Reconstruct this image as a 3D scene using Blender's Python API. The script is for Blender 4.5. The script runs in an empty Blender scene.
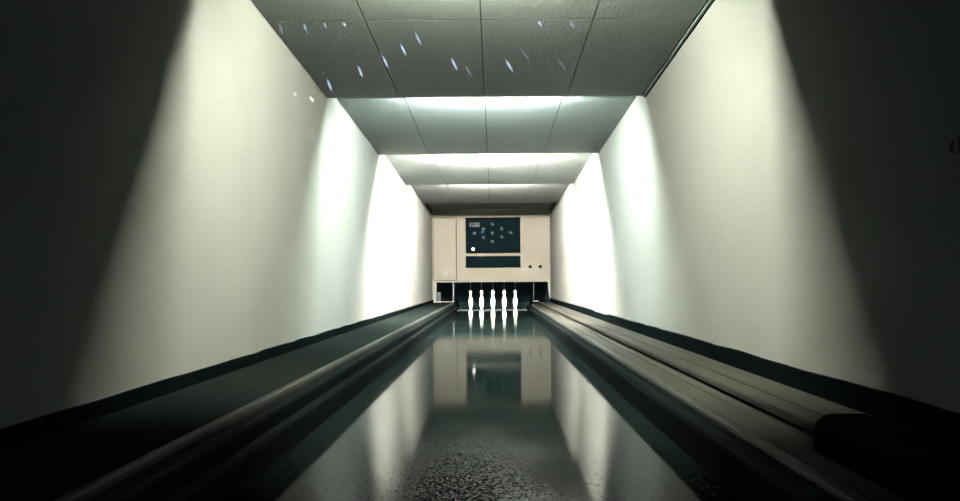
import bpy, bmesh, math, random
from mathutils import Vector
random.seed(7)
S = bpy.context.scene
COL = S.collection
F = 720.0                      # focal length in pixels (960 wide)
H = 0.57                       # eye height above the lane
VX, VY = 493.7, 282.0          # where the alley runs to in the frame
XL, XR = -1.245, 1.155         # the two side walls
EDGE = [3.1, 5.43, 7.85, 10.28, 12.7]   # ceiling steps
ZLOW, ZHIGH = H + 1.395, H + 1.485
YP = 14.66                     # pinsetter front panel
YB = -2.2                      # open bowlers' end behind the camera

# ------------------------------------------------------------------ materials
def mat(name, col, rough=0.6, spec=0.5, ior=1.45, metal=0.0, emit=None, estr=0.0,
        noise=0.0, nscale=8.0, bump=0.0, bscale=60.0, stretch=(1, 1, 1), coat=0.0):
    m = bpy.data.materials.new(name); m.use_nodes = True
    nt = m.node_tree; b = nt.nodes['Principled BSDF']
    b.inputs['Base Color'].default_value = (*col, 1)
    b.inputs['Roughness'].default_value = rough
    b.inputs['Specular IOR Level'].default_value = spec
    b.inputs['IOR'].default_value = ior
    b.inputs['Metallic'].default_value = metal
    b.inputs['Coat Weight'].default_value = coat
    if emit:
        b.inputs['Emission Color'].default_value = (*emit, 1)
        b.inputs['Emission Strength'].default_value = estr
    if noise or bump:
        tc = nt.nodes.new('ShaderNodeTexCoord')
        mp = nt.nodes.new('ShaderNodeMapping'); mp.inputs['Scale'].default_value = stretch
        nt.links.new(tc.outputs['Object'], mp.inputs['Vector'])
    if noise:
        n = nt.nodes.new('ShaderNodeTexNoise'); n.inputs['Scale'].default_value = nscale
        n.inputs['Detail'].default_value = 5
        nt.links.new(mp.outputs['Vector'], n.inputs['Vector'])
        r = nt.nodes.new('ShaderNodeMapRange')
        r.inputs['From Min'].default_value = .3; r.inputs['From Max'].default_value = .7
        r.inputs['To Min'].default_value = 1 - noise; r.inputs['To Max'].default_value = 1 + noise
        nt.links.new(n.outputs['Fac'], r.inputs['Value'])
        mul = nt.nodes.new('ShaderNodeVectorMath'); mul.operation = 'SCALE'
        mul.inputs[0].default_value = col
        nt.links.new(r.outputs['Result'], mul.inputs['Scale'])
        nt.links.new(mul.outputs['Vector'], b.inputs['Base Color'])
    if bump:
        n2 = nt.nodes.new('ShaderNodeTexNoise'); n2.inputs['Scale'].default_value = bscale
        n2.inputs['Detail'].default_value = 4
        nt.links.new(mp.outputs['Vector'], n2.inputs['Vector'])
        bp = nt.nodes.new('ShaderNodeBump'); bp.inputs['Strength'].default_value = bump
        bp.inputs['Distance'].default_value = .01
        nt.links.new(n2.outputs['Fac'], bp.inputs['Height'])
        nt.links.new(bp.outputs['Normal'], b.inputs['Normal'])
    return m

M = {}
M['wall'] = mat('painted_plaster', (.060, .0615, .0572), .8, .03, noise=.04, nscale=1.6, bump=.14, bscale=90)
M['ceiling'] = mat('ceiling_tile', (.136, .150, .146), .8, .04, noise=.05, nscale=3, bump=.18, bscale=70, stretch=(1, .35, 1))
M['gap'] = mat('ceiling_void', (.012, .013, .013), .9, .02)
M['black'] = mat('black_rubber', (.0004, .0010, .0012), .9, .005, noise=.2, nscale=12)
M['carpet'] = mat('dark_carpet', (.0024, .0034, .0032), .95, .005, noise=.7, nscale=42, bump=1.0, bscale=120)
M['darkwood'] = mat('dark_stained_wood', (.0005, .0011, .0012), .7, .012, noise=.3, nscale=10, stretch=(1, .05, 1), bump=.05, bscale=40)
M['rail'] = mat('worn_wood_edge', (.008, .009, .0082), .5, .04, noise=.3, nscale=14, stretch=(1, .06, 1))
M['board'] = mat('grey_wood', (.0125, .0122, .0107), .65, .012, noise=.25, nscale=22, stretch=(1, .04, 1))
M['hood'] = mat('black_plastic', (.0003, .0006, .0008), .8, .004)
M['panel'] = mat('beige_laminate', (.052, .048, .040), .6, .04, noise=.03, nscale=2.5)
M['seam'] = mat('dark_seam', (.006, .0055, .005), .8, .02)
M['fascia'] = mat('dull_beige_board', (.24, .225, .195), .7, .05, noise=.05, nscale=3)
M['screen'] = mat('black_glass', (.0003, .0014, .002), .6, .004)
M['screen_edge'] = mat('black_frame', (.0003, .0006, .0008), .6, .004)
M['bulb_off'] = mat('unlit_lens', (.0095, .0135, .0128), .5, .03, noise=.15, nscale=60)
M['label'] = mat('label_plate', (.016, .0175, .018), .5, .03)
M['label_dark'] = mat('label_ink', (.001, .0018, .0025), .6, .01)
M['lit'] = mat('lit_lamp', (.9, .9, .85), .4, .3, emit=(1, .98, .9), estr=.03)
M['curtain'] = mat('pit_curtain', (.003, .0085, .011), .85, .1, noise=.3, nscale=6, stretch=(6, 1, .6))
M['pin'] = mat('white_pin', (.86, .86, .82), .3, .5)
M['string'] = mat('grey_cord', (.14, .155, .16), .7, .1)
M['frame'] = mat('painted_frame', (.06, .059, .053), .5, .05)
M['steel'] = mat('dull_steel', (.03, .034, .034), .5, .2, metal=.2)
M['fixture'] = mat('white_enamel', (.45, .45, .43), .4, .4)
M['floor'] = mat('concrete', (.03, .034, .034), .8, .2, noise=.2, nscale=4)
M['scuff'] = mat('scuff', (.06, .055, .045), .9, .1)
M['mint'] = mat('matt_black_metal', (.006, .008, .008), .5, .3)

def tube_mat(name, col, s):
    return mat(name, (.8, .8, .8), .4, .3, emit=col, estr=s)

def lane_material():
    m = bpy.data.materials.new('polished_lane'); m.use_nodes = True
    nt = m.node_tree; N = nt.nodes; L = nt.links
    b = N['Principled BSDF']
    tc = N.new('ShaderNodeTexCoord')
    sep = N.new('ShaderNodeSeparateXYZ'); L.new(tc.outputs['Object'], sep.inputs[0])
    def math_(op, a, c=None, clamp=False):
        n = N.new('ShaderNodeMath'); n.operation = op; n.use_clamp = clamp
        for i, v in enumerate((a, c)):
            if v is None: continue
            if isinstance(v, (int, float)): n.inputs[i].default_value = v
            else: L.new(v, n.inputs[i])
        return n.outputs[0]
    def rng(v, a, c, d, e):
        n = N.new('ShaderNodeMapRange'); L.new(v, n.inputs['Value'])
        for k, x in zip(('From Min', 'From Max', 'To Min', 'To Max'), (a, c, d, e)): n.inputs[k].default_value = x
        return n.outputs['Result']
    def noise(scale, detail=3, st=None):
        n = N.new('ShaderNodeTexNoise'); n.inputs['Scale'].default_value = scale; n.inputs['Detail'].default_value = detail
        if st:
            mp = N.new('ShaderNodeMapping'); mp.inputs['Scale'].default_value = st
            L.new(tc.outputs['Object'], mp.inputs[0]); L.new(mp.outputs[0], n.inputs['Vector'])
        else: L.new(tc.outputs['Object'], n.inputs['Vector'])
        return n.outputs['Fac']
    # worn middle of the near lane: a patch where balls are set down
    cx = math_('ABSOLUTE', math_('ADD', sep.outputs['X'], 0.10))
    patch = math_('MULTIPLY', rng(cx, .06, .30, 1, 0), rng(sep.outputs['Y'], 2.1, 3.0, 1, 0))
    near = rng(sep.outputs['Y'], 2.0, 4.2, 1, 0)
    dens = math_('ADD', math_('MULTIPLY', patch, .17), math_('MULTIPLY', near, .10))
    fl = noise(105, 2)
    th = math_('SUBTRACT', 0.76, dens)
    fleck = rng(math_('SUBTRACT', fl, th), 0.0, .035, 0, 1)
    broad = noise(5, 4, (1, .35, 1))
    mix = N.new('ShaderNodeMixRGB'); L.new(fleck, mix.inputs[0])
    base = N.new('ShaderNodeMixRGB'); L.new(rng(broad, .3, .7, 0, 1), base.inputs[0])
    base.inputs[1].default_value = (.0012, .0024, .0023, 1); base.inputs[2].default_value = (.0019, .0031, .0029, 1)
    L.new(base.outputs[0], mix.inputs[1]); mix.inputs[2].default_value = (.0006, .0016, .0018, 1)
    L.new(mix.outputs[0], b.inputs['Base Color'])
    r0 = rng(broad, .3, .7, .05, .085)
    L.new(math_('ADD', r0, math_('ADD', math_('MULTIPLY', fleck, .35), math_('MULTIPLY', patch, .12))), b.inputs['Roughness'])
    L.new(math_('SUBTRACT', math_('SUBTRACT', .5, math_('MULTIPLY', patch, .22)), math_('MULTIPLY', fleck, .26)), b.inputs['Specular IOR Level'])
    b.inputs['IOR'].default_value = 1.10
    bp = N.new('ShaderNodeBump'); bp.inputs['Strength'].default_value = .02; bp.inputs['Distance'].default_value = .01
    L.new(noise(9, 3), bp.inputs['Height']); L.new(bp.outputs[0], b.inputs['Normal'])
    return m
M['lane'] = lane_material()

# ------------------------------------------------------------------ helpers
def tag(o, label=None, cat=None, group=None, kind=None):
    for k, v in (('label', label), ('category', cat), ('group', group), ('kind', kind)):
        if v: o[k] = v
    return o

def empty(name, loc, label, cat, group=None):
    o = bpy.data.objects.new(name, None); COL.objects.link(o); o.location = loc
    o.empty_display_size = .05
    return tag(o, label, cat, group)

class MB:
    """collects shapes in world coordinates, then links them as one mesh object"""
    def __init__(s): s.bm = bmesh.new(); s.mi = 0
    def _mark(s, faces):
        for f in faces: f.material_index = s.mi
    def box(s, x0, x1, y0, y1, z0, z1, bev=0.0):
        v = [s.bm.verts.new(p) for p in ((x0,y0,z0),(x1,y0,z0),(x1,y1,z0),(x0,y1,z0),(x0,y0,z1),(x1,y0,z1),(x1,y1,z1),(x0,y1,z1))]
        fs = [s.bm.faces.new([v[i] for i in q]) for q in ((3,2,1,0),(4,5,6,7),(0,1,5,4),(1,2,6,5),(2,3,7,6),(3,0,4,7))]
        s._mark(fs)
        if bev:
            es = list({e for f in fs for e in f.edges})
            r = bmesh.ops.bevel(s.bm, geom=es, offset=bev, segments=2, affect='EDGES', profile=.5)
            s._mark(r['faces'])
        return s
    def slant(s, x0, x1, y0, y1, za, zb, t):
        """board whose underside runs from za at y0 to zb at y1, t thick"""
        v = [s.bm.verts.new(p) for p in ((x0,y0,za),(x1,y0,za),(x1,y1,zb),(x0,y1,zb),(x0,y0,za+t),(x1,y0,za+t),(x1,y1,zb+t),(x0,y1,zb+t))]
        s._mark([s.bm.faces.new([v[i] for i in q]) for q in ((3,2,1,0),(4,5,6,7),(0,1,5,4),(1,2,6,5),(2,3,7,6),(3,0,4,7))])
        return s
    def prism(s, prof, ys, jit=None):
        """closed X-Z outline run along Y; jit(k, i) may lift points of station k"""
        rings = []
        for k, y in enumerate(ys):
            rings.append([s.bm.verts.new((x, y, z + (jit(k, i) if jit else 0))) for i, (x, z) in enumerate(prof)])
        n = len(prof); fs = []
        for a, b in zip(rings, rings[1:]):
            for i in range(n):
                j = (i + 1) % n
                fs.append(s.bm.faces.new((a[i], a[j], b[j], b[i])))
        fs.append(s.bm.faces.new(rings[0][::-1])); fs.append(s.bm.faces.new(rings[-1]))
        s._mark(fs); return s
    def lathe(s, prof, c, seg=28):
        rings = []
        for z, r in prof:
            rings.append([s.bm.verts.new((c[0] + r*math.cos(2*math.pi*k/seg), c[1] + r*math.sin(2*math.pi*k/seg), c[2] + z)) for k in range(seg)])
        fs = []
        for a, b in zip(rings, rings[1:]):
            for k in range(seg):
                fs.append(s.bm.faces.new((a[k], a[(k+1) % seg], b[(k+1) % seg], b[k])))
        fs.append(s.bm.faces.new(rings[0][::-1])); fs.append(s.bm.faces.new(rings[-1]))
        for f in fs[:-2]: f.smooth = True
        s._mark(fs); return s
    def cyl(s, p, q, r, seg=16):
        p, q = Vector(p), Vector(q); d = (q - p).normalized()
        u = d.orthogonal().normalized(); w = d.cross(u)
        A = [s.bm.verts.new(p + r*(math.cos(2*math.pi*k/seg)*u + math.sin(2*math.pi*k/seg)*w)) for k in range(seg)]
        B = [s.bm.verts.new(v.co + (q - p)) for v in A]
        fs = [s.bm.faces.new((A[k], A[(k+1) % seg], B[(k+1) % seg], B[k])) for k in range(seg)]
        for f in fs: f.smooth = True
        fs += [s.bm.faces.new(A[::-1]), s.bm.faces.new(B)]
        s._mark(fs); return s
    def dome(s, c, r, depth, seg=20, rings=4):
        """round lens bulging towards -Y from the plane y = c[1]"""
        prev = [s.bm.verts.new((c[0] + r*math.cos(2*math.pi*k/seg), c[1], c[2] + r*math.sin(2*math.pi*k/seg))) for k in range(seg)]
        fs = [s.bm.faces.new(prev)]
        for i in range(1, rings):
            a = i / rings * math.pi / 2
            cur = [s.bm.verts.new((c[0] + r*math.cos(a)*math.cos(2*math.pi*k/seg), c[1] - depth*math.sin(a), c[2] + r*math.cos(a)*math.sin(2*math.pi*k/seg))) for k in range(seg)]
            fs += [s.bm.faces.new((prev[k], prev[(k+1) % seg], cur[(k+1) % seg], cur[k])) for k in range(seg)]
            prev = cur
        fs.append(s.bm.faces.new(prev))
        for f in fs[1:]: f.smooth = True
        s._mark(fs); return s
    def torus(s, c, axis, R, r, seg=28, sub=10):
        axis = Vector(axis).normalized(); u = axis.orthogonal().normalized(); w = axis.cross(u); c = Vector(c)
        g = []
        for i in range(seg):
            a = 2*math.pi*i/seg; d = math.cos(a)*u + math.sin(a)*w
            g.append([s.bm.verts.new(c + d*(R + r*math.cos(2*math.pi*j/sub)) + axis*r*math.sin(2*math.pi*j/sub)) for j in range(sub)])
        fs = []
        for i in range(seg):
            for j in range(sub):
                fs.append(s.bm.faces.new((g[i][j], g[(i+1) % seg][j], g[(i+1) % seg][(j+1) % sub], g[i][(j+1) % sub])))
        for f in fs: f.smooth = True
        s._mark(fs); return s
    def build(s, name, mats, parent=None):
        bmesh.ops.recalc_face_normals(s.bm, faces=s.bm.faces)
        me = bpy.data.meshes.new(name)
        org = Vector((0, 0, 0))
        if parent:
            org = Vector(parent.location) if parent.parent is None else Vector(parent.parent.location) + Vector(parent.location)
            bmesh.ops.translate(s.bm, verts=s.bm.verts, vec=-org)
        s.bm.to_mesh(me); s.bm.free()
        for m in (mats if isinstance(mats, (list, tuple)) else [mats]): me.materials.append(M[m] if isinstance(m, str) else m)
        o = bpy.data.objects.new(name, me); COL.objects.link(o)
        if parent: o.parent = parent
        return o

def struct(name, mb, mats): return tag(mb.build(name, mats), kind='structure')
def stations(a, b, step):
    n = max(1, round((b - a) / step)); return [a + (b - a)*i/n for i in range(n + 1)]

# ------------------------------------------------------------------ the setting
YE = 16.9
struct('floor', MB().box(XL, XR, YB, YE, -.15, -.05), 'floor')
struct('wall_left', MB().box(XL - .15, XL, YB, YE, -.15, 2.45), 'wall')
struct('wall_right', MB().box(XR, XR + .15, YB, YE, -.15, 2.45), 'wall')
struct('wall_back', MB().box(XL, XR, YE, YE + .15, -.15, 2.45), 'curtain')

def ceiling():
    mb = MB()
    starts = [-1.86, .57] + EDGE
    ends = [.57] + EDGE + [YE]
    cols = [XL + .002, -.70, -.06, .56, XR - .002]
    g = .003
    for k, (a, b) in enumerate(zip(starts, ends)):
        za, zb = ZHIGH, ZLOW
        if k == len(starts) - 1: zb = ZHIGH + .005
        zf = lambda y: za + (zb - za)*(y - a)/(b - a)
        rows = [a, a + .88, b] if k in (1, 2) else [a, b]
        mb.mi = 0
        for y0, y1 in zip(rows, rows[1:]):
            e0 = 0 if y0 == a else .003
            e1 = 0 if y1 == b else .003
            for i in range(4):
                x0 = cols[i] + (g if i else 0); x1 = cols[i+1] - (g if i < 3 else 0)
                mb.slant(x0, x1, y0 + e0, y1 - e1, zf(y0 + e0), zf(y1 - e1), .012)
        mb.mi = 1
        mb.slant(XL, XR, a, b, za + .016, zb + .016, .02)
        if k:
            mb.mi = 0                                    # upright board closing the step
            mb.box(XL, XR, a - .018, a, ZLOW + .013, ZHIGH + .03)
    return struct('ceiling', mb, ['ceiling', 'gap'])
ceiling()

# dark double trim along the right-hand ceiling corner of the nearest bays
def slope_prism(x0, x1, y0, y1, z0a, z0b, t):
    return MB().slant(x0, x1, y0, y1, z0a, z0b, t)
def ceil_z(y, a, b): return ZHIGH + (ZLOW - ZHIGH)*(y - a)/(b - a)
tr = MB()
tr.mi = 0; tr.slant(XR - .024, XR - .001, 3.12, 5.425, ceil_z(3.12, 3.1, 5.43) - .007, ZLOW - .007, .006)
tr.mi = 1; tr.slant(XR - .034, XR - .024, 3.12, 5.425, ceil_z(3.12, 3.1, 5.43) - .003, ZLOW - .003, .0025)
tr.mi = 1; tr.slant(XR - .008, XR - .001, 3.12, 5.425, ceil_z(3.12, 3.1, 5.43) - .013, ZLOW - .013, .0055)
struct('trim_1', tr, ['ceiling', 'black'])

def baseboard(name, prof, tops, seed):
    rnd = random.Random(seed); ys = stations(YB, YP - .02, .17)
    dj = [rnd.uniform(-.004, .004) for _ in ys]
    for k, y in enumerate(ys):
        if seed == 2 and 7.2 < y < 8.2: dj[k] -= .012
    return struct(name, MB().prism(prof, ys, lambda k, i: dj[k] if i in tops else 0), 'black')
baseboard('baseboard_left', [(XL, -.05), (XL + .022, -.05), (XL + .018, .212), (XL, .212)], (2, 3), 1)
baseboard('baseboard_right', [(XR, -.05), (XR - .026, -.05), (XR - .018, .236), (XR, .236)], (2, 3), 2)

# ------------------------------------------------------------------ lane
lane = empty('bowling_lane', (0, 0, -.05), 'long dark polished bowling lane running down the middle to the pins', 'bowling lane')
MB().box(-.70, .63, YB, YP - .06, -.05, 0).build('lane_surface', 'lane', lane)
MB().box(-.70, .63, YP - .03, YE - .02, -.05, -.004).build('pin_deck', 'lane', lane)
tag(MB().box(-.775, .735, YP - .06, YP - .03, -.05, .012, .003).build('metal_strip', 'steel'), 'pale metal strip lying across the lane in front of the pins', 'strip')

# ------------------------------------------------------------------ left ledge with kerb
ledge = empty('carpeted_ledge', (-1.0, 6, -.05), 'broad dark carpeted ledge between left wall and lane', 'ledge')
MB().box(XL + .022, -.83, YB, YP - .02, -.05, .154).build('ledge_base', 'darkwood', ledge)
MB().box(XL + .022, -.83, YB, YP - .02, .154, .16).build('carpet', 'carpet', ledge)

kl = empty('lane_kerb', (-.77, 6, -.05), 'dark moulded wooden kerb along the left side of lane, beside the carpet', 'kerb')
ys = [YB, 13.85]
MB().prism([(-.83, -.05), (-.83, .161), (-.826, .168), (-.820, .171), (-.800, .171), (-.793, .167), (-.790, .155), (-.790, -.05)], ys).build('edge_rail', 'rail', kl)
MB().prism([(-.790, -.05), (-.790, .138), (-.776, .138), (-.772, .152), (-.766, .157), (-.735, .157), (-.726, .152), (-.722, .142),
            (-.722, .10), (-.708, .094), (-.702, .085), (-.70, .07), (-.70, -.05)], ys).build('moulding', 'darkwood', kl)

# ------------------------------------------------------------------ right ball return with kerb
br = empty('ball_return', (.95, 6, -.05), 'stepped grey wooden ball return running along right wall', 'ball return')
MB().prism([(.935, -.05), (.935, .139), (.90, .139), (.90, .154), (.906, .161), (.984, .161), (.984, .153), (.992, .153), (.992, .161), (XR - .026, .161), (XR - .026, -.05)], [YB, YP - .02]).build('upper_board', 'board', br)
MB().prism([(.757, -.05), (.757, .116), (.760, .119), (.852, .119), (.852, .113), (.857, .113), (.857, .119), (.935, .119), (.935, -.05)], [YB, YP - .05]).build('runway_board', 'board', br)
kr = empty('lane_kerb', (.69, 6, -.05), 'dark moulded wooden kerb along the right side of lane, beside ball return', 'kerb')
ys = [YB, 13.85]
MB().prism([(.712, -.05), (.712, .116), (.716, .124), (.722, .127), (.744, .127), (.751, .124), (.757, .112), (.757, -.05)], ys).build('edge_rail', 'rail', kr)
MB().prism([(.63, -.05), (.63, .098), (.634, .110), (.641, .116), (.655, .116), (.662, .110), (.664, .100), (.700, .100), (.704, .108), (.712, .108), (.712, -.05)], ys).build('moulding', 'darkwood', kr)

# hood over the near end of the ball return
hd = MB()
hp = [(.838, .1195), (.838, .190), (.846, .208), (.868, .223), (.955, .223), (.985, .212), (.998, .195), (.998, .1615), (.8985, .1615), (.8985, .1195)]
hd.prism(hp, [.35, 1.86])
hd.prism([(x*.97 + .92*.03, z if z < .165 else z*.96) for x, z in hp], [1.86, 1.893])
tag(hd.build('return_hood', 'hood'), 'black hood covering the near end of the right ball return', 'hood')

pg = empty('metal_peg', (.672, 1.53, .1), 'small thin metal peg standing on the near right kerb', 'peg')
MB().cyl((.668, 1.53, .1), (.668, 1.53, .134), .0018).build('rod', 'steel', pg)
MB().cyl((.676, 1.53, .1), (.676, 1.53, .134), .0018).build('rod', 'steel', pg)
MB().box(.666, .678, 1.525, 1.535, .134, .142, .002).build('cap', 'rail', pg)

# ring on the right wall
rg = empty('wall_ring', (XR, 1.778, H + .327), 'small dark ring fixed on the right wall near the camera', 'wall ring')
MB().torus((XR - .012, 1.778, H + .327), (1, 0, 0), .018, .0045).build('ring', 'mint', rg)
MB().cyl((XR - .012, 1.778, H + .347), (XR, 1.778, H + .347), .005).build('mount', 'mint', rg)

# ------------------------------------------------------------------ pinsetter front
def px(x): return (x - VX) * YP / F
def pz(y): return H + (VY - y) * YP / F
PT = .04
pf = empty('pinsetter_front', (0, YP, pz(281.5)), 'wide beige front panel closing the lane above the pins', 'panel')
b = MB()
b.mi = 0
dx0, dx1, dz0, dz1 = px(434), px(456.4), pz(280), pz(217.8)
b.box(XL, dx0 - .012, YP, YP + PT, pz(281.5), pz(215))
b.box(dx0 - .012, dx1 + .012, YP, YP + PT, dz1 + .012, pz(215))
b.box(dx0 - .012, dx1 + .012, YP, YP + PT, pz(281.5), dz0 - .012)
b.box(dx1 + .012, XR, YP, YP + PT, pz(281.5), pz(215))
b.mi = 1
b.box(dx0 - .012, dx1 + .012, YP + .025, YP + PT, dz0 - .012, dz1 + .012)
b.build('board', ['panel', 'seam'], pf)
MB().box(dx0, dx1, YP, YP + .02, dz0, dz1, .002).build('access_door', 'panel', pf)
MB().box(XL, XR, YP, YP + PT, pz(281.5) - .012, pz(281.5), .003).build('bottom_rail', 'frame', pf)
for x in (530.2, 540.4):
    MB().cyl((px(x), YP - .0008, pz(267)), (px(x), YP, pz(267)), .034, 20).build('button', 'hood', pf)
struct('trim_2', MB().box(XL, XR, YP + PT, YP + PT + .03, pz(215) - .05, ZHIGH - .005), 'fascia')

ib = empty('pin_indicator', (px(493), YP, pz(253)), 'dark pin indicator board with nine round lenses on the beige panel', 'indicator board')
x0, x1, z0, z1 = px(466), px(520.6), pz(253.2), pz(217.6)
MB().box(x0, x1, YP - .035, YP, z0, z1, .008).build('frame', 'screen_edge', ib)
MB().box(x0 + .03, x1 - .03, YP - .04, YP - .035, z0 + .03, z1 - .03).build('face', 'screen', ib)
for x, y in ((292,110),(222,145),(362,145),(153,181),(292,180),(432,177),(222,212),(362,210),(292,246)):
    MB().dome((px(455 + x/7.71), YP - .04, pz(210 + y/7.71)), .037, .014).build('lens', 'bulb_off', ib)
MB().dome((px(473.5), YP - .04, pz(249)), .030, .016).build('lit_lens', 'lit', ib)['label'] = 'small white lamp lit at the lower left corner'
lb = MB()
lx0, lx1, lz0, lz1 = px(469.9), px(479.9), pz(227), pz(222.7)
lb.mi = 0; lb.box(lx0, lx1, YP - .045, YP - .04, lz0, lz1)
lb.mi = 1
lb.box(lx0 + .025, lx0 + .118, YP - .047, YP - .045, lz0 + .048, lz1 - .018)
lb.box(lx0 + .146, lx0 + .184, YP - .047, YP - .045, lz0 + .045, lz1 - .022)
lb.box(lx0 + .030, lx0 + .046, YP - .047, YP - .045, lz0 + .006, lz0 + .040)
lb.box(lx0 + .080, lx0 + .118, YP - .047, YP - .045, lz0 + .006, lz0 + .020)
lb.build('label_plate', ['label', 'label_dark'], ib)

dp = empty('display_panel', (px(493), YP, pz(267.6)), 'narrow blank dark display strip below the pin indicator board', 'display panel')
x0, x1, z0, z1 = px(466), px(520.6), pz(267.6), pz(256)
MB().box(x0, x1, YP - .03, YP, z0, z1, .006).build('frame', 'screen_edge', dp)
MB().box(x0 + .02, x1 - .02, YP - .034, YP - .03, z0 + .02, z1 - .02).build('face', 'screen', dp)

# ------------------------------------------------------------------ pit
zf = .16
lf = empty('pit_frame', (px(443), YP, zf), 'pale rectangular frame standing on the carpeted ledge left of pins', 'frame')
zt = pz(281.5) - .012
MB().box(XL + .001, px(436.4), YP, YP + .05, zf, zt, .002).build('post', 'frame', lf)
MB().box(px(452.6), px(453.9), YP, YP + .03, zf, zt, .002).build('thin_post', 'steel', lf)
MB().box(px(436.4), px(452.6), YP, YP + .03, zf, zf + .022, .002).build('sill', 'frame', lf)
for x in (437.7, 439.6):
    MB().box(px(x) - .010, px(x) + .010, YP + .06, YP + .08, zf, zf + .21, .002).build('upright', 'steel', lf)
MB().box(XL, px(453.9), YP - .001, YE - .02, -.05, zf).build('plinth', 'black', lf)

rf = empty('pit_frame', (px(548), YP, .16), 'narrow pale post at the right wall beneath the beige panel', 'frame')
MB().prism([(px(550.9), .161), (px(549.7), .161), (px(547.6), zt), (XR - .001, zt), (XR - .001, .161)], [YP, YP + .05]).build('post', 'frame', rf)
MB().box(.84, XR, YP - .001, YE - .02, -.05, .16).build('plinth', 'black', rf)
gr = empty('guide_rod', (px(533.6), YP + .1, .16), 'thin steel rod with a small foot right of the pins', 'rod')
MB().cyl((px(533.6), YP, .185), (px(533.6), YP, zt), .008).build('rod', 'steel', gr)
MB().box(px(532.3), px(538.5), YP - .015, YP + .015, .161, .185, .004).build('foot', 'frame', gr)
MB().box(px(532.9), px(534.4), YP - .01, YP + .01, -.05, .161, .002).build('stem', 'black', gr)

MB().box(XR - .02, XR, YP + .06, YE - .02, .16, zt - .002).build('dark_shade_sheet', 'curtain', rf)  # dark sheet added over the lit pit wall, standing in for shade
MB().box(XL, XL + .02, YP + .09, YE - .02, zf, zt - .002).build('dark_shade_sheet', 'curtain', lf)  # same added dark sheet on the left, its colour acting as shade

# pins on their strings
prof = [(0, .027), (.004, .030), (.03, .0345), (.07, .0435), (.12, .0495), (.15, .0505), (.18, .048), (.22, .039), (.25, .031),
        (.275, .0245), (.295, .0238), (.315, .0285), (.335, .0345), (.355, .0362), (.375, .033), (.39, .025), (.399, .012), (.402, .004)]
pins = [(0.0, 15.42, 'white ninepin on a string, in the middle of the five'),
        (-.25, 15.62, 'white ninepin on a string, second from the left'),
        (.25, 15.62, 'white ninepin on a string, second from the right'),
        (-.5, 15.86, 'white ninepin on a string, outermost on the left'),
        (.5, 15.86, 'white ninepin on a string, outermost on the right')]
PX0 = -.02
def make_pin(label):
    p = empty('ninepin', (0, 0, 0), label, 'pin', 'ninepins hanging on strings')
    MB().lathe(prof, (0, 0, 0)).build('body', 'pin', p)
    MB().cyl((0, 0, .4), (0, 0, 1.35), .0055, 8).build('string', 'string', p)
    return p
proto = make_pin(pins[0][2])
for i, (x, y, lab) in enumerate(pins):
    p = proto
    if i:
        p = proto.copy(); COL.objects.link(p)
        for ch in list(proto.children):
            c = ch.copy(); COL.objects.link(c); c.parent = p
    p.location = (PX0 + x*.985, y, -.004); p['label'] = lab

# ------------------------------------------------------------------ lamps hidden above the ceiling steps
def lamp(y, z, half, m, label, zc, rad):
    t = empty('fluorescent_lamp', (-.045, y, z), label, 'lamp', 'fluorescent lamps behind the ceiling steps')
    MB().cyl((-.045 - half, y, z), (-.045 + half, y, z), rad, 12).build('tube', m, t)
    for s in (-1, 1):
        x = -.045 + s*half
        MB().box(min(x, x + s*.03), max(x, x + s*.03), y - .014, y + .014, z - .014, zc, .002).build('holder', 'fixture', t)
    return t
TUBES = [((.99, 1.0, .82), 61), ((.88, 1.0, .92), 74), ((1.0, .975, .86), 265), ((1.0, .95, .83), 100)]
WHERE = ('nearest', 'second', 'third', 'fourth')
for (c, s), y, w, (dy, dz) in zip(TUBES, EDGE, WHERE, ((.0235, .0675), (.028, .056), (.028, .050), (.028, .052))):
    lamp(y + dy, ZLOW + dz, .58 if w == 'nearest' else .58, tube_mat('tube_glow_' + w, c, s), 'fluorescent tube lamp tucked behind the %s ceiling step from the camera' % w, ZHIGH - .003, .015 if w == 'nearest' else .017)
pl = empty('fluorescent_lamp', (0, YP + .12, .95), 'fluorescent tube lamp behind the beige panel above the pins', 'lamp')
MB().cyl((-.6, YP + .12, .95), (.6, YP + .12, .95), .013, 12).build('tube', tube_mat('tube_glow_pins', (1, .98, .92), 2), pl)
MB().box(-.63, .63, YP + PT, YP + .10, .93, .97).build('batten', 'fixture', pl)

# party-light projector: many thin bluish beams, from one point above the bowlers' end
SRC = Vector((-.70, 1.0, H + 1.27))
def on_ceiling(x, y, k=1):
    for a, b_ in zip(EDGE, EDGE[1:]):
        # ray through the pixel meets the sloping bay
        dz = (VY - y)/F; sl = (ZLOW - ZHIGH)/(b_ - a)
        d = (ZHIGH - H - sl*a)/(dz - sl)
        if a <= d <= b_: return Vector(((x - VX)/F*d, d, H + dz*d))
def on_wall(x, y):
    X = XL if x < VX else XR
    d = X*F/(x - VX); return Vector((X, d, H + (VY - y)/F*d))
def on_panel(x, y): return Vector((px(x), YP, pz(y)))
beams = []
for x, y, w in ((331,84,1),(362,71,1),(387,61,1),(405,49,1),(420,38.5,.7),(456,64,1),(470,71,.3),(511,66,1),(540.5,22,1),(504,20,.5),
                (573,24,.5),(345,20,1.3),(326.5,23,.5),(307,26,.5),(283,28,.3),(372,11,.4),(358.5,15,.4),(325,1.5,.6),(402,1,.5),(577,3,.7),
                (553,11,.4),(564,66,.25),(527,55,.25),(311,6,.4)):
    p = on_ceiling(x, y)
    if p: beams.append((p, w))
for x, y, w in ((296.5,93,.9),(313,98,1.2),(315,137,.8),(294,61.5,.6),(282,60,.3)): beams.append((on_wall(x, y), w*2.6))
for x, y, w in ((446,273,.4),(524.5,269,.35),(483,232,1.8)): beams.append((on_panel(x, y), w))
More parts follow.
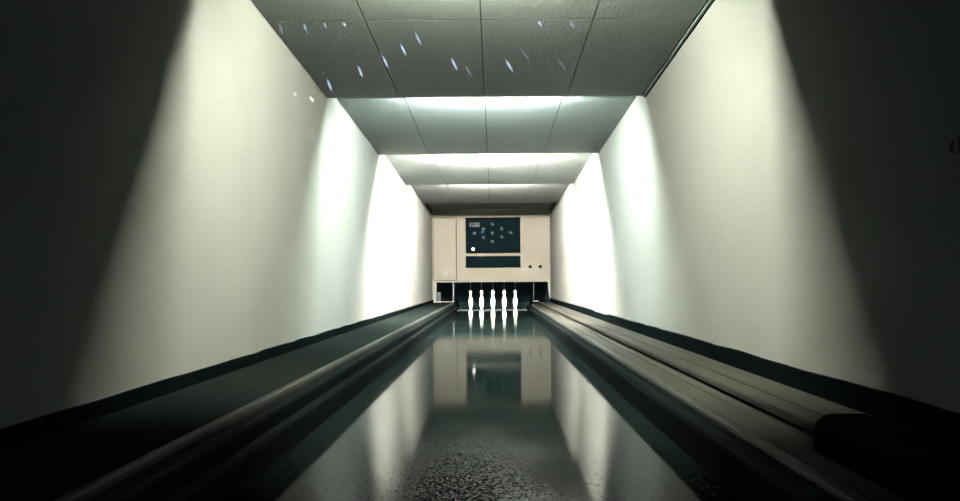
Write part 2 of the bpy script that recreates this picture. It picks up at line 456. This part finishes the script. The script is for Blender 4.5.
pl_ = bpy.data.lights.new('party_light', 'POINT'); pl_.shadow_soft_size = 0.0
pl_.energy = 650; pl_.color = (1, 1, 1); pl_.use_nodes = True
nt = pl_.node_tree; em = nt.nodes['Emission']
geo = nt.nodes.new('ShaderNodeNewGeometry'); acc = None
for p, w in beams:
    d = (p - SRC); dist = d.length; d.normalize()
    v = nt.nodes.new('ShaderNodeVectorMath'); v.operation = 'DISTANCE'
    neg = nt.nodes.new('ShaderNodeVectorMath'); neg.operation = 'MULTIPLY'; neg.inputs[1].default_value = (1, 1, 1)
    nt.links.new(geo.outputs['Incoming'], neg.inputs[0]); nt.links.new(neg.outputs[0], v.inputs[0]); v.inputs[1].default_value = d
    r = nt.nodes.new('ShaderNodeMapRange'); r.inputs['From Min'].default_value = .0011; r.inputs['From Max'].default_value = .0030
    r.inputs['To Min'].default_value = w*(dist/4)**2; r.inputs['To Max'].default_value = 0
    nt.links.new(v.outputs['Value'], r.inputs['Value'])
    if acc is None: acc = r.outputs[0]
    else:
        a = nt.nodes.new('ShaderNodeMath'); a.operation = 'ADD'
        nt.links.new(acc, a.inputs[0]); nt.links.new(r.outputs[0], a.inputs[1]); acc = a.outputs[0]
em.inputs['Color'].default_value = (.62, .66, 1.0, 1)
nt.links.new(acc, em.inputs['Strength'])
po = bpy.data.objects.new('party_light', pl_); COL.objects.link(po); po.location = SRC

# ------------------------------------------------------------------ world, camera, look
w = bpy.data.worlds.new('World'); S.world = w; w.use_nodes = True
bg = w.node_tree.nodes['Background']; bg.inputs['Color'].default_value = (.12, .88, 1, 1); bg.inputs['Strength'].default_value = .010

cam = bpy.data.cameras.new('Camera'); cam.sensor_width = 36; cam.lens = F/960*36
cam.shift_x = -(VX - 480)/960; cam.shift_y = (VY - 250.5)/960; cam.clip_start = .02
co = bpy.data.objects.new('Camera', cam); COL.objects.link(co)
co.location = (0, 0, H); co.rotation_euler = (math.radians(90), math.radians(.42), 0)
S.camera = co
S.view_settings.view_transform = 'Standard'; S.view_settings.look = 'None'
S.view_settings.gamma = 1; S.view_settings.use_curve_mapping = False; S.view_settings.exposure = 6.25
S.cycles.use_denoising = True; S.cycles.max_bounces = 10; S.cycles.diffuse_bounces = 6; S.cycles.caustics_reflective = False; S.cycles.sample_clamp_indirect = .35
